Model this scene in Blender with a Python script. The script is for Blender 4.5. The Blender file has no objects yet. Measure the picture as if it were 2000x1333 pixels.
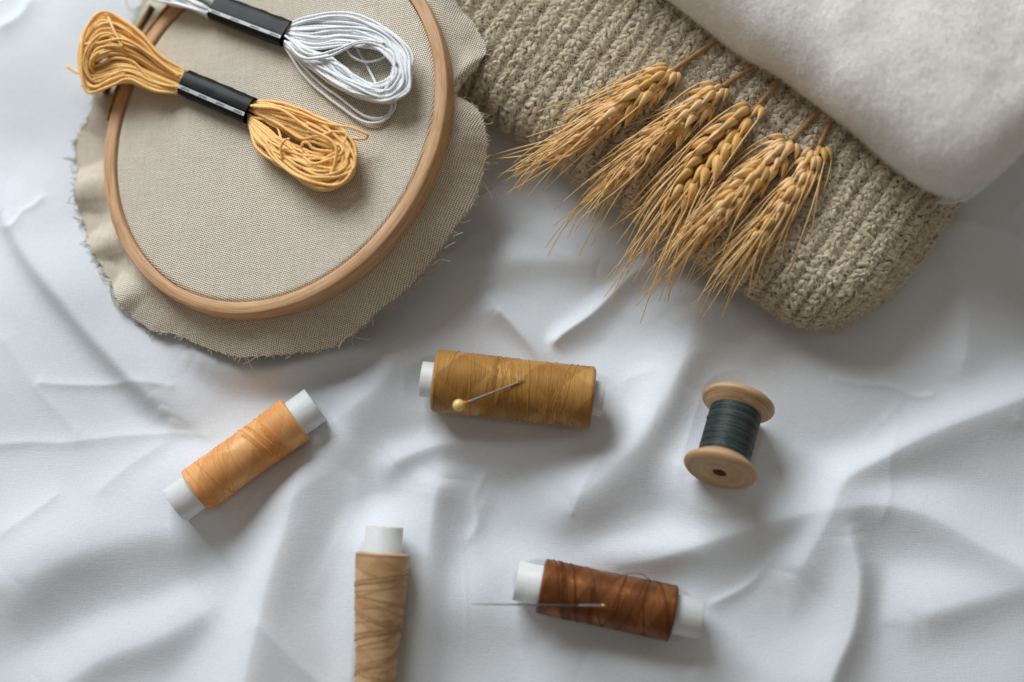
import bpy, math, random
import numpy as np
from mathutils import Vector, Matrix
rng = np.random.default_rng(7); random.seed(7)
CM = 0.01
sc = bpy.context.scene
# ------------------------------------------------------------------ camera
TH = math.radians(12.0); DIST = 61.0; LENS = 50.0; FPX = LENS/36*2000
CAM = np.array([0, -DIST*math.sin(TH), DIST*math.cos(TH)])
FWD = np.array([0, math.sin(TH), -math.cos(TH)]); RT = np.array([1.0, 0, 0]); UP = np.array([0, math.cos(TH), math.sin(TH)])
cd = bpy.data.cameras.new("camera"); cam = bpy.data.objects.new("camera", cd); sc.collection.objects.link(cam)
cam.location = Vector(CAM*CM); cam.rotation_euler = (TH, 0, 0)
cd.lens = LENS; cd.sensor_width = 36; cd.sensor_fit = 'HORIZONTAL'; cd.clip_start = 0.02; cd.clip_end = 20
cd.dof.use_dof = True; cd.dof.focus_distance = 0.593; cd.dof.aperture_fstop = 1.9
sc.camera = cam
# ------------------------------------------------------------------ light
w = bpy.data.worlds.new("World"); sc.world = w; w.use_nodes = True
bg = w.node_tree.nodes["Background"]; bg.inputs[0].default_value = (1.0, 0.90, 0.77, 1); bg.inputs[1].default_value = 0.195
def area(name, frm, size, power, col, tgt=(0, 0, 0)):
    l = bpy.data.lights.new(name, 'AREA'); l.shape = 'RECTANGLE'; l.size = size[0]*CM; l.size_y = size[1]*CM
    l.energy = power; l.color = col
    o = bpy.data.objects.new(name, l); sc.collection.objects.link(o)
    o.location = Vector(frm)*CM
    o.rotation_euler = (Vector(tgt)-Vector(frm)).to_track_quat('-Z', 'Y').to_euler()
    return o
area("window_light", (-82, 150, 106), (125, 100), 49, (0.92, 0.965, 1.0))
sc.view_settings.view_transform = 'Standard'; sc.view_settings.look = 'None'
sc.view_settings.exposure = 0; sc.view_settings.gamma = 1; sc.view_settings.use_curve_mapping = False
sc.cycles.use_denoising = True
try: sc.cycles.denoiser = 'OPENIMAGEDENOISE'
except Exception: pass
sc.cycles.max_bounces = 8; sc.cycles.diffuse_bounces = 4

# ------------------------------------------------------------------ helpers
def P(px, py, z=0.0):
    d = FWD + (px-1000)/FPX*RT + (666.5-py)/FPX*UP
    return CAM + d*((z-CAM[2])/d[2])
def nrm(v): v = np.asarray(v, float); return v/(np.linalg.norm(v)+1e-12)
def spline(pts, n):
    """Catmull-Rom through pts, n samples, evenly in arc length"""
    p = np.asarray(pts, float); p = np.vstack([2*p[0]-p[1], p, 2*p[-1]-p[-2]])
    out = []
    for i in range(1, len(p)-2):
        t = np.linspace(0, 1, 16, endpoint=False)[:, None]
        a, b, c, d = p[i-1], p[i], p[i+1], p[i+2]
        out.append(.5*((2*b)+(c-a)*t+(2*a-5*b+4*c-d)*t**2+(3*b-a-3*c+d)*t**3))
    out.append(p[-2][None]); q = np.vstack(out)
    s = np.r_[0, np.cumsum(np.linalg.norm(np.diff(q, axis=0), axis=1))]
    ss = np.linspace(0, s[-1], n)
    return np.stack([np.interp(ss, s, q[:, k]) for k in range(q.shape[1])], 1)
def vnoise(x, y, seed=0):
    r = np.random.default_rng(seed); T = r.random((256, 256))
    xi = np.floor(x).astype(int); yi = np.floor(y).astype(int); fx = x-xi; fy = y-yi
    fx = fx*fx*fx*(fx*(fx*6-15)+10); fy = fy*fy*fy*(fy*(fy*6-15)+10)
    g = lambda a, b: T[a % 256, b % 256]
    return ((g(xi, yi)*(1-fx)+g(xi+1, yi)*fx)*(1-fy)+(g(xi, yi+1)*(1-fx)+g(xi+1, yi+1)*fx)*fy)*2-1
def sstep(a, b, x): t = np.clip((x-a)/(b-a), 0, 1); return t*t*(3-2*t)

ORG = {}
class MB:
    def __init__(s): s.v = []; s.q = []; s.t = []; s.uvv = []; s.n = 0; s.mi = []; s.mt = []
    def add(s, v, q=None, t=None, uv=None, m=0):
        v = np.asarray(v, float).reshape(-1, 3)
        if q is not None and len(q): q = np.asarray(q).reshape(-1, 4); s.q.append(q+s.n); s.mi.append(np.full(len(q), m))
        if t is not None and len(t): t = np.asarray(t).reshape(-1, 3); s.t.append(t+s.n); s.mt.append(np.full(len(t), m))
        s.v.append(v); s.uvv.append(np.zeros((len(v), 2)) if uv is None else np.asarray(uv, float).reshape(-1, 2)); s.n += len(v)
        return s
    def build(s, name, mats, parent=None, smooth=True, label=None):
        v = np.vstack(s.v)
        org = ORG[parent.name] if parent else np.zeros(3)
        v = (v-org)*CM; uv = np.vstack(s.uvv)
        q = np.vstack(s.q) if s.q else np.zeros((0, 4), int); t = np.vstack(s.t) if s.t else np.zeros((0, 3), int)
        me = bpy.data.meshes.new(name)
        li = np.r_[q.ravel(), t.ravel()].astype(np.int32)
        me.vertices.add(len(v)); me.vertices.foreach_set("co", v.astype(np.float32).ravel())
        me.loops.add(len(li)); me.loops.foreach_set("vertex_index", li)
        npoly = len(q)+len(t); me.polygons.add(npoly)
        ls = np.r_[np.arange(len(q))*4, len(q)*4+np.arange(len(t))*3].astype(np.int32)
        me.polygons.foreach_set("loop_start", ls)
        mi = np.concatenate(s.mi+s.mt) if (s.mi or s.mt) else np.zeros(0)
        if not isinstance(mats, (list, tuple)): mats = [mats]
        for m in mats: me.materials.append(m)
        me.polygons.foreach_set("material_index", mi.astype(np.int32))
        me.polygons.foreach_set("use_smooth", np.full(npoly, smooth))
        ul = me.uv_layers.new(name="UVMap"); ul.data.foreach_set("uv", uv[li].astype(np.float32).ravel())
        me.update(calc_edges=True); me.validate()
        o = bpy.data.objects.new(name, me); sc.collection.objects.link(o)
        if parent: o.parent = parent
        ORG[o.name] = org
        if label: o['label'] = label
        return o
def grid_q(nu, nv, cu=False, cv=False):
    i = np.arange(nu if cu else nu-1); j = np.arange(nv if cv else nv-1)
    I, J = np.meshgrid(i, j, indexing='ij'); I2 = (I+1) % nu; J2 = (J+1) % nv
    return np.stack([I*nv+J, I2*nv+J, I2*nv+J2, I*nv+J2], -1).reshape(-1, 4)
def tag(o, label, cat, group=None, kind=None):
    o['label'] = label; o['category'] = cat
    if group: o['group'] = group
    if kind: o['kind'] = kind
    return o
def thing(name, loc, label, cat, group=None):
    o = bpy.data.objects.new(name, None); sc.collection.objects.link(o); o.location = Vector(np.asarray(loc, float)*CM)
    o.empty_display_size = 0.01
    ORG[o.name] = np.asarray(loc, float); return tag(o, label, cat, group)
def frames(pts):
    n = len(pts); T = np.gradient(pts, axis=0); T /= np.linalg.norm(T, axis=1)[:, None]+1e-12
    N = np.zeros_like(T); a = np.array([0, 0, 1.0]) if abs(T[0][2]) < .9 else np.array([1.0, 0, 0])
    N[0] = nrm(np.cross(np.cross(T[0], a), T[0]))
    for i in range(1, n): N[i] = nrm(N[i-1]-T[i]*np.dot(N[i-1], T[i]))
    return T, N, np.cross(T, N)
def tube(mb, pts, r, k=8, lobes=0, twist=0.0, amp=0.2, caps=True, m=0, ph0=0.0):
    pts = np.asarray(pts, float); n = len(pts); r = np.broadcast_to(np.asarray(r, float), (n,))
    T, N, B = frames(pts)
    s = np.r_[0, np.cumsum(np.linalg.norm(np.diff(pts, axis=0), axis=1))]
    ph = np.arange(k)/k*2*math.pi
    rr = r[:, None]*np.ones(k)[None]
    if lobes: rr = rr*(1+amp*np.cos(lobes*(ph[None]-(s*twist)[:, None]-ph0)))
    v = pts[:, None]+rr[..., None]*(np.cos(ph)[None, :, None]*N[:, None]+np.sin(ph)[None, :, None]*B[:, None])
    uv = np.stack([np.broadcast_to(ph/(2*math.pi), (n, k)), np.broadcast_to(s[:, None], (n, k))], -1)
    v = v.reshape(-1, 3); uv = uv.reshape(-1, 2); q = grid_q(n, k, cv=True)[:, ::-1]
    t = []
    if caps:
        v = np.vstack([v, pts[0], pts[-1]]); uv = np.vstack([uv, [0, 0], [0, s[-1]]])
        for j in range(k): t.append((n*k, j, (j+1) % k)[::-1]); t.append((n*k+1, (n-1)*k+j, (n-1)*k+(j+1) % k))
    mb.add(v, q, np.array(t) if t else None, uv, m)
def lathe(mb, c0, c1, prof, k=48, m=0, up=(0, 0, 1)):
    """prof: list of (t along axis in cm from c0, r)"""
    c0 = np.asarray(c0, float); ax = nrm(np.asarray(c1, float)-c0)
    e1 = nrm(np.cross(np.cross(ax, up), ax)); e2 = np.cross(ax, e1)
    prof = np.asarray(prof, float); n = len(prof); ph = np.arange(k+1)/k*2*math.pi
    v = c0+prof[:, 0, None, None]*ax+prof[:, 1, None, None]*(np.cos(ph)[None, :, None]*e1+np.sin(ph)[None, :, None]*e2)
    s = np.r_[0, np.cumsum(np.linalg.norm(np.diff(prof, axis=0), axis=1))]
    uv = np.stack([np.broadcast_to(ph/(2*math.pi), (n, k+1)), np.broadcast_to(s[:, None], (n, k+1))], -1)
    mb.add(v.reshape(-1, 3), grid_q(n, k+1)[:, ::-1], None, uv, m)

# ------------------------------------------------------------------ materials
class NT:
    def __init__(s, name):
        s.m = bpy.data.materials.new(name); s.m.use_nodes = True; s.t = s.m.node_tree
        s.b = s.t.nodes["Principled BSDF"]
    def n(s, typ, **kw):
        nd = s.t.nodes.new(typ)
        for k, v in kw.items():
            if k.startswith('i_'): nd.inputs[k[2:].replace('_', ' ')].default_value = v
            else: setattr(nd, k, v)
        return nd
    def l(s, a, b): s.t.links.new(a, b)
    def math(s, op, a, b=None, c=None):
        nd = s.t.nodes.new('ShaderNodeMath'); nd.operation = op
        for i, x in enumerate((a, b, c)):
            if x is None: continue
            if isinstance(x, (int, float)): nd.inputs[i].default_value = x
            else: s.l(x, nd.inputs[i])
        return nd.outputs[0]
    def coord(s, which='Object', scale=(1, 1, 1), rot=(0, 0, 0)):
        tc = s.n('ShaderNodeTexCoord'); mp = s.n('ShaderNodeMapping')
        mp.inputs['Scale'].default_value = scale; mp.inputs['Rotation'].default_value = rot
        s.l(tc.outputs[which], mp.inputs[0]); return mp.outputs[0]
    def noise(s, vec, scale, detail=3, rough=.5):
        nd = s.n('ShaderNodeTexNoise'); nd.inputs['Scale'].default_value = scale; nd.inputs['Detail'].default_value = detail
        nd.inputs['Roughness'].default_value = rough; s.l(vec, nd.inputs['Vector']); return nd.outputs[0]
    def ramp(s, fac, stops):
        nd = s.n('ShaderNodeValToRGB'); cr = nd.color_ramp
        while len(cr.elements) < len(stops): cr.elements.new(.5)
        for e, (p, c) in zip(cr.elements, stops): e.position = p; e.color = tuple(c)+(1,)
        s.l(fac, nd.inputs[0]); return nd.outputs[0]
    def bump(s, h, dist, strength=1.0, prev=None):
        nd = s.n('ShaderNodeBump'); nd.inputs['Distance'].default_value = dist; nd.inputs['Strength'].default_value = strength
        s.l(h, nd.inputs['Height'])
        if prev is not None: s.l(prev, nd.inputs['Normal'])
        return nd.outputs[0]
    def set(s, **kw):
        for k, v in kw.items():
            k = k.replace('_', ' ')
            if isinstance(v, (int, float, tuple)): s.b.inputs[k].default_value = v
            else: s.l(v, s.b.inputs[k])
        return s
def simple(name, col, rough=.6, metal=0.0, spec=.5, var=.08, nscale=600, bump=0.0, sheen=0.0):
    a = NT(name); v = a.coord(); f = a.noise(v, nscale, 3)
    c0 = tuple(max(0, x*(1-var)) for x in col); c1 = tuple(min(1, x*(1+var)) for x in col)
    a.set(Base_Color=a.ramp(f, [(.3, c0), (.7, c1)]), Roughness=rough, Metallic=metal, Specular_IOR_Level=spec, Sheen_Weight=sheen)
    if bump: a.set(Normal=a.bump(f, bump))
    return a.m

def m_sheet():
    a = NT('white_cotton')
    v = a.coord('Object', (1, 1, 1), (0, 0, .6))
    sx = a.n('ShaderNodeSeparateXYZ'); a.l(v, sx.inputs[0])
    nz = a.noise(v, 180, 3)
    k = 2*math.pi/0.0008
    w1 = a.math('SINE', a.math('ADD', a.math('MULTIPLY', sx.outputs[0], k), a.math('MULTIPLY', nz, 5)))
    w2 = a.math('SINE', a.math('ADD', a.math('MULTIPLY', sx.outputs[1], k), a.math('MULTIPLY', nz, 5)))
    wv = a.math('ADD', a.noise(a.coord('Object', (2600, 260, 300), (0, 0, .6)), 1.0, 3, .6), a.noise(a.coord('Object', (260, 2600, 300), (0, 0, .6)), 1.0, 3, .6))
    nz2 = a.noise(v, 55, 5, .6)
    b1 = a.bump(nz2, 0.00022, .8); b2 = a.bump(wv, 0.00009, 1.0, b1)
    a.set(Base_Color=a.ramp(a.noise(v, 900, 2), [(.3, (.755, .80, .85)), (.7, (.80, .845, .90))]), Roughness=.95, Specular_IOR_Level=.04, Normal=b2)
    return a.m
def m_linen():
    a = NT('natural_linen')
    v = a.coord('UV', (1, 1, 1), (0, 0, math.radians(-24)))
    sx = a.n('ShaderNodeSeparateXYZ'); a.l(v, sx.inputs[0])
    nz = a.noise(v, 1.3, 3); nz2 = a.noise(a.coord('UV', (1, 1, 1)), 2.1, 4)
    k = 2*math.pi/0.118
    w1 = a.math('SINE', a.math('ADD', a.math('MULTIPLY', sx.outputs[0], k), a.math('MULTIPLY', nz, 5)))
    w2 = a.math('SINE', a.math('ADD', a.math('MULTIPLY', sx.outputs[1], k), a.math('MULTIPLY', nz2, 5)))
    wv = a.math('MULTIPLY', w1, w2)
    fine = a.noise(v, 14, 4, .7)
    # slubs: noise stretched along warp and weft
    s1 = a.noise(a.coord('UV', (9, .9, 1), (0, 0, math.radians(-24))), 1.0, 3, .6)
    s2 = a.noise(a.coord('UV', (.9, 9, 1), (0, 0, math.radians(-24))), 1.0, 3, .6)
    h = a.math('ADD', a.math('MULTIPLY', wv, .8), a.math('MULTIPLY', fine, .9))
    h = a.math('ADD', h, a.math('MULTIPLY', a.math('ADD', s1, s2), .5))
    col = a.ramp(a.math('MULTIPLY', h, .5), [(.15, (.28, .215, .13)), (.40, (.70, .625, .50)), (.68, (.92, .865, .75))])
    a.set(Base_Color=col, Roughness=.9, Specular_IOR_Level=.15, Normal=a.bump(h, 0.00022, 1))
    return a.m
def m_wood(name, c0, c1, c2, su=1.0, sv=8.0, vary=0.0):
    a = NT(name)
    f = a.noise(a.coord('UV', (su, sv, 1)), 1.6, 5, .65)
    g = a.noise(a.coord('UV', (su*4, sv*5, 1)), 2.0, 3, .6)
    h = a.math('ADD', a.math('MULTIPLY', f, .7), a.math('MULTIPLY', g, .3))
    col = a.ramp(h, [(.36, c0), (.5, c1), (.64, c2)])
    if vary:
        oi = a.n('ShaderNodeObjectInfo'); hs = a.n('ShaderNodeHueSaturation')
        a.l(a.math('ADD', 1-vary*.6, a.math('MULTIPLY', oi.outputs['Random'], vary*.8)), hs.inputs['Value'])
        a.l(a.math('SUBTRACT', 1.2, a.math('MULTIPLY', oi.outputs['Random'], vary)), hs.inputs['Saturation']); a.l(col, hs.inputs['Color']); col = hs.outputs[0]
    a.set(Base_Color=col, Roughness=.5, Specular_IOR_Level=.35, Normal=a.bump(h, 0.0002, .5))
    return a.m
def m_floss(name, c0, c1, sss=0.0):
    a = NT(name); v = a.coord()
    f = a.noise(v, 1500, 3)
    if sss: a.set(Subsurface_Weight=sss, Subsurface_Scale=.0025, Subsurface_Radius=(1.0, .45, .1))
    a.set(Base_Color=a.ramp(f, [(.3, c0), (.7, c1)]), Roughness=.55, Specular_IOR_Level=.3, Sheen_Weight=.08, Sheen_Roughness=.4, Normal=a.bump(f, .00008, .7))
    return a.m
def m_wound(name, dark, mid, light, rough=.45, period=.075, panels=1.0, bumpd=.00012, spec=.5, metal=0.0):
    """thread wound on a spool: UV u = turn around, v = cm along"""
    a = NT(name)
    tc = a.n('ShaderNodeTexCoord'); sx = a.n('ShaderNodeSeparateXYZ'); a.l(tc.outputs['UV'], sx.inputs[0])
    u, v = sx.outputs[0], sx.outputs[1]
    nz = a.noise(a.coord('UV', (3, 1, 1)), 2.2, 3)
    # pseudo diagonal winding: v shifted with turn; direction flips in panels
    tri = a.math('ABSOLUTE', a.math('SUBTRACT', a.math('FRACT', a.math('ADD', a.math('MULTIPLY', v, .62*panels), a.math('MULTIPLY', u, 2.0))), .5))
    tri2 = a.math('ABSOLUTE', a.math('SUBTRACT', a.math('FRACT', a.math('SUBTRACT', a.math('MULTIPLY', v, .5*panels), a.math('MULTIPLY', u, 3.0))), .5))
    msk = a.math('GREATER_THAN', a.math('ADD', a.math('MULTIPLY', nz, .15), tri), .36)
    msk2 = a.math('GREATER_THAN', a.math('ADD', a.math('MULTIPLY', nz, .15), tri2), .42)
    dirn = a.math('SUBTRACT', a.math('MULTIPLY', msk, 1.6), .8)
    ph = a.math('ADD', v, a.math('MULTIPLY', a.math('MULTIPLY', u, dirn), 1.0))
    lines = a.math('SINE', a.math('ADD', a.math('MULTIPLY', ph, 2*math.pi/period), a.math('MULTIPLY', nz, 4)))
    fib = a.noise(a.coord('UV', (7, 26, 1)), 1.0, 4, .65)
    h = a.math('ADD', a.math('MULTIPLY', lines, .32), a.math('MULTIPLY', fib, 1.3))
    h = a.math('ADD', h, a.math('ADD', a.math('MULTIPLY', msk, .8), a.math('MULTIPLY', msk2, .6)))
    cf = a.math('ADD', a.math('MULTIPLY', fib, .8), a.math('ADD', a.math('MULTIPLY', msk, .16), a.math('MULTIPLY', msk2, .10)))
    rr = a.math('SUBTRACT', rough+.12, a.math('MULTIPLY', msk2, .14))
    a.set(Base_Color=a.ramp(cf, [(.25, dark), (.48, mid), (.75, light)]), Roughness=rr, Metallic=metal, Specular_IOR_Level=spec, Sheen_Weight=.08, Sheen_Roughness=.5, Specular_Tint=tuple(min(1, c*1.6+.25) for c in light)+(1,), Normal=a.bump(h, bumpd, .6))
    return a.m
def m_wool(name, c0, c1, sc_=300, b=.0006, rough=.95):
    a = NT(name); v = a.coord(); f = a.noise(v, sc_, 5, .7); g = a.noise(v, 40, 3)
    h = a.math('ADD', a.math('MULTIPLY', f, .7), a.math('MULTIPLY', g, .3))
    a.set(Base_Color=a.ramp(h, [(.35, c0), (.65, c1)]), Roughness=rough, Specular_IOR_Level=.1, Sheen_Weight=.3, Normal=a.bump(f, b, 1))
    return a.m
def m_plastic():
    a = NT('frosted_plastic'); v = a.coord(); f = a.noise(v, 300, 3)
    a.set(Base_Color=a.ramp(f, [(.3, (.86, .89, .89)), (.7, (.92, .94, .94))]), Roughness=.38, Specular_IOR_Level=.45,
          Subsurface_Weight=.25, Subsurface_Scale=.003, Transmission_Weight=.25, IOR=1.3, Normal=a.bump(f, .00004, .4))
    return a.m
M = dict(
    sheet=m_sheet(), linen=m_linen(), linen_thread=simple('linen_thread', (.52, .46, .36), .9),
    hoop=m_wood('beech_wood', (.34, .17, .07), (.58, .34, .175), (.70, .47, .28), .30, 8.0),
    spoolwood=m_wood('pale_turned_wood', (.30, .17, .075), (.50, .325, .17), (.64, .46, .28), 1.5, 5.0),
    darkhole=simple('hole_wood', (.20, .09, .035), .7),
    orange=m_floss('orange_floss', (1.0, .52, .15), (1.0, .69, .31), .2), white=m_floss('white_floss', (.80, .82, .84), (.88, .89, .90)),
    black=simple('black_band_card', (.007, .008, .008), .42, 0, .16, .2, 900, .00005), stripe=simple('white_print', (.62, .64, .64), .6),
    ink=simple('black_print', (.03, .03, .03), .6),
    brass=simple('aged_brass', (.42, .27, .09), .38, .9, .5, .3, 400), brassdk=simple('dark_bronze', (.16, .09, .025), .35, .8, .5, .3, 400),
    plastic=m_plastic(),
    gold=m_wound('mustard_thread', (.20, .09, .018), (.37, .18, .042), (.54, .30, .09), .42, .085, .5),
    peach=m_wound('apricot_thread', (.60, .235, .07), (.74, .33, .115), (.86, .47, .21), .42, .07, .6, .0001),
    tan=m_wound('tan_thread', (.38, .21, .095), (.53, .32, .165), (.64, .42, .24), .42, .08, .8, .0001),
    brown=m_wound('chestnut_thread', (.10, .032, .009), (.165, .055, .016), (.30, .115, .035), .34, .07, 1.0, .0001, .6, .3),
    green=m_wound('dark_green_thread', (.02, .032, .029), (.034, .05, .045), (.055, .076, .069), .34, .06, .001, .00015, .6),
    goldS=simple('mustard_strand', (.44, .22, .055), .5, 0, .2, .15), peachS=simple('apricot_strand', (.74, .34, .09), .5, 0, .2, .12),
    tanS=simple('tan_strand', (.45, .28, .14), .5, 0, .2, .15), brownS=simple('chestnut_strand', (.11, .03, .008), .5, 0, .12, .2), greenS=simple('green_strand', (.03, .044, .04), .4),
    steel=simple('steel', (.24, .23, .21), .45, .85, .5, .05), eyegold=simple('gilt_steel', (.75, .58, .25), .25, 1.0),
    pearl=simple('pearl_bead', (.85, .62, .20), .18, 0, .6, .05), bead_orange=simple('orange_plastic', (.85, .25, .04), .4),
    wool=m_wool('oatmeal_wool', (.50, .42, .30), (.86, .78, .61), 330, .0007), woolshade=m_wool('oatmeal_wool_shade', (.18, .13, .075), (.28, .22, .14), 200, .0008),  # second wool is darkened: shade between the ribs painted under the stitches
    fuzz=simple('wool_fibre', (.76, .67, .51), .9, 0, .2, .1), felt=m_wool('cream_felt', (.82, .805, .77), (.90, .885, .85), 90, .0010), feltfuzz=simple('cream_fibre', (.92, .905, .87), .9, 0, .2, .04),
    wheat=m_wood('ripe_wheat', (.50, .26, .09), (.78, .49, .22), (.90, .68, .38), .7, 11.0, .18), wheat2=m_wood('pale_wheat', (.54, .28, .10), (.84, .54, .25), (.95, .73, .42), .7, 11.0, .28),
    awn=simple('awn_straw', (.84, .56, .25), .5, 0, .4, .15), stem=simple('straw_stem', (.40, .22, .08), .5, 0, .4, .2),
)

# ------------------------------------------------------------------ sweater slab frame
H_SW = 3.3
pA = P(900, 185, 1.4); pB = P(1620, 668, 1.4)
axA = nrm((pB-pA)*[1, 1, 0]); axB = np.array([-axA[1], axA[0], 0])
if axB[1] < 0: axB = -axB
SW_O = pA*[1, 1, 0]
SW_L = float(np.dot(P(1765, 515, 1.4)-SW_O, axA))       # right end
SW_U0 = -6.0
# ------------------------------------------------------------------ hoop plane
HC = P(545, 245, 3.05)
n_h = nrm([-math.sin(math.radians(13)), .02, math.cos(math.radians(13))])
h1 = nrm(np.cross([0, 1, 0], n_h)); h2 = np.cross(n_h, h1)
def PH(px, py, h=0.0):
    d = FWD + (px-1000)/FPX*RT + (666.5-py)/FPX*UP
    o = HC+n_h*h
    return CAM + d*(np.dot(o-CAM, n_h)/np.dot(d, n_h))
def hoop_px(t, k=1.0):
    y = -math.sin(t)      # up in the picture is negative y
    return 536+k*(305*math.cos(t)-70*y), 245+k*345*y

# ------------------------------------------------------------------ cloth height field
# ridge: points in picture pixels, height cm, width left of direction, width right, power
R = [
 ([(-60, 330), (0, 392), (60, 485), (130, 580), (200, 660), (290, 760), (400, 850)], 1.15, 2.3, .5, 1.6),
 ([(330, 640), (420, 700), (520, 716), (620, 700), (700, 690), (760, 705), (775, 760)], 1.3, 1.3, .8, 1.8),
 ([(800, 640), (785, 700), (730, 780), (655, 838), (600, 890), (560, 1040), (525, 1150), (485, 1331), (470, 1450)], 1.75, 1.5, 1.35, 1.7),
 ([(1260, 830), (1150, 850), (1000, 856), (890, 860), (800, 890), (730, 940)], 1.1, .9, .9, 1.7),
 ([(880, 870), (862, 940), (845, 1030), (825, 1150), (785, 1333), (760, 1420)], 1.5, 1.1, 1.4, 1.7),
 ([(1370, 540), (1345, 640), (1308, 765), (1225, 886), (1150, 960), (1060, 1010)], 1.9, 1.5, 1.5, 1.9),
 ([(2080, 740), (1990, 790), (1850, 842), (1690, 913), (1640, 955), (1618, 1010), (1596, 1050), (1565, 1105), (1535, 1190)], 1.35, 1.3, .9, 1.7),
 ([(1120, 1130), (1180, 1115), (1280, 1095), (1390, 1056), (1495, 1018), (1570, 1003), (1640, 1000), (1710, 992), (1800, 1010), (1900, 1060), (2010, 1120), (2120, 1180)], 1.3, 1.25, 1.2, 1.7),
 ([(1632, 960), (1640, 1010), (1658, 1070), (1668, 1130), (1655, 1240), (1620, 1333), (1590, 1450)], 1.3, .75, 1.5, 1.6),
 ([(1720, 1230), (1850, 1190), (2000, 1150), (2100, 1140)], .8, 1.6, .9, 1.8),
 ([(920, 520), (1020, 500), (1130, 505), (1230, 520)], .9, 1.3, .8, 2),
 ([(1300, 500), (1230, 545), (1150, 618), (1085, 665), (1060, 700)], .8, .5, .33, 1.5),
 ([(940, 590), (1000, 640), (1050, 700), (1090, 760)], .75, .55, .5, 1.7),
 ([(-60, 1190), (60, 1120), (200, 1060), (360, 1010), (480, 960)], 1.4, 2.2, 1.6, 2),
 ([(40, 1400), (180, 1290), (330, 1230), (470, 1150)], .7, 1.2, .9, 1.8),
 ([(-20, 868), (60, 862), (130, 866), (220, 856), (330, 838), (420, 846)], .13, .30, .25, 1.4),
 ([(-10, 640), (60, 740), (130, 820), (170, 870)], .12, .4, .25, 1.4),
 ([(-10, 1052), (60, 1005), (130, 950)], .10, .35, .2, 1.4),
 ([(190, 960), (260, 900), (330, 850)], .10, .3, .3, 1.4),
 ([(560, 640), (600, 740), (640, 780)], .35, .6, .6, 1.6),
 ([(1380, 1190), (1470, 1140), (1530, 1060)], .25, .35, .3, 1.5),
 ([(1080, 1260), (1180, 1290), (1330, 1310), (1450, 1290)], .7, 1.0, 1.3, 1.9),
 ([(840, 1180), (920, 1170), (980, 1180)], .9, 2.0, 1.9, 2),
 ([(1850, 430), (1930, 450), (2030, 480)], .5, .35, .6, 1.4),
 ([(1840, 470), (1875, 540), (1885, 640), (1870, 760)], .5, .9, .6, 1.5),
 ([(1420, 650), (1520, 690), (1640, 760), (1760, 850)], .5, 1.6, 1.6, 2),
 ([(60, -20), (30, 30), (-20, 60)], .25, .4, .3, 1.4),
 ([(700, 850), (690, 960), (650, 1080), (600, 1200)], .3, .6, .8, 1.7),
 ([(960, 940), (930, 1040), (940, 1120)], .3, .5, .6, 1.7),
 ([(1300, 1000), (1180, 1040), (1080, 1080)], .3, .8, .6, 1.8),
]
RID = []
for pts, h, wl, wr, p in R:
    wp = np.array([P(a, b, .4)[:2] for a, b in pts]); sp = spline(wp, max(10, len(pts)*4)); RID.append((sp, h, wl, wr, p))
cr = np.random.default_rng(21)
for _ in range(26):      # small crisp creases left from folding and handling
    x0, y0 = cr.uniform(-24, 24), cr.uniform(-16, 8); a_ = cr.choice([.5, -.75, 1.3])+cr.normal(0, .3); l_ = cr.uniform(2, 6.5)
    p_ = [[x0+math.cos(a_)*l_*t+cr.normal(0, .12), y0+math.sin(a_)*l_*t+cr.normal(0, .12)] for t in np.linspace(0, 1, 5)]
    RID.append((spline(p_, 14), cr.uniform(.06, .16), cr.uniform(.12, .3), cr.uniform(.12, .3), 1.4))
DENT = []   # (p0, p1, r, z0, z1): capsule supports
def cloth_raw(x, y):
    z = .30*vnoise(x/7+3, y/7+1, 1)+.06*vnoise(x/3.1, y/2.7, 2)+.010*vnoise(x/1.3+.4*y, y/1.5, 3); acc = np.zeros_like(z)
    wx = x+.22*vnoise(x/3.5, y/3.5, 11); wy = y+.22*vnoise(x/3.5+40, y/3.5, 12)
    for sp, h, wl, wr, pw in RID:
        m = max(wl, wr)*3.2
        bb = (wx > sp[:, 0].min()-m) & (wx < sp[:, 0].max()+m) & (wy > sp[:, 1].min()-m) & (wy < sp[:, 1].max()+m)
        if not bb.any(): continue
        X = wx[bb]; Y = wy[bb]; val = np.zeros(X.shape); ns = len(sp)-1
        tl = min(.5, 1.6*max(wl, wr)/max(.1, np.sum(np.linalg.norm(np.diff(sp, axis=0), axis=1))))
        for i in range(ns):
            a = sp[i]; d = sp[i+1]-a; L1 = math.hypot(*d)+1e-9; L2 = L1*L1
            t = np.clip(((X-a[0])*d[0]+(Y-a[1])*d[1])/L2, 0, 1)
            ex = X-a[0]-t*d[0]; ey = Y-a[1]-t*d[1]; dist = np.hypot(ex, ey)
            sd = (d[0]*(Y-a[1])-d[1]*(X-a[0]))/L1
            k = 1/(1+np.exp(-np.clip(sd/.16, -30, 30))); wd = wr+(wl-wr)*k; tt = (i+t)/ns
            taper = sstep(0, tl, tt)*sstep(0, tl, 1-tt)*.95+.05
            val = np.maximum(val, taper*np.exp(-(dist/(wd*1.20))**(pw*.92)))
        if h < .17: z[bb] = z[bb]+.55*h*val
        else: acc[bb] = acc[bb]+(.64*h*val)**2.5
    return z+acc**(1/2.5)
def in_sweater(x, y):
    u = (x-SW_O[0])*axA[0]+(y-SW_O[1])*axA[1]; v = (x-SW_O[0])*axB[0]+(y-SW_O[1])*axB[1]
    return u, v
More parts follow.
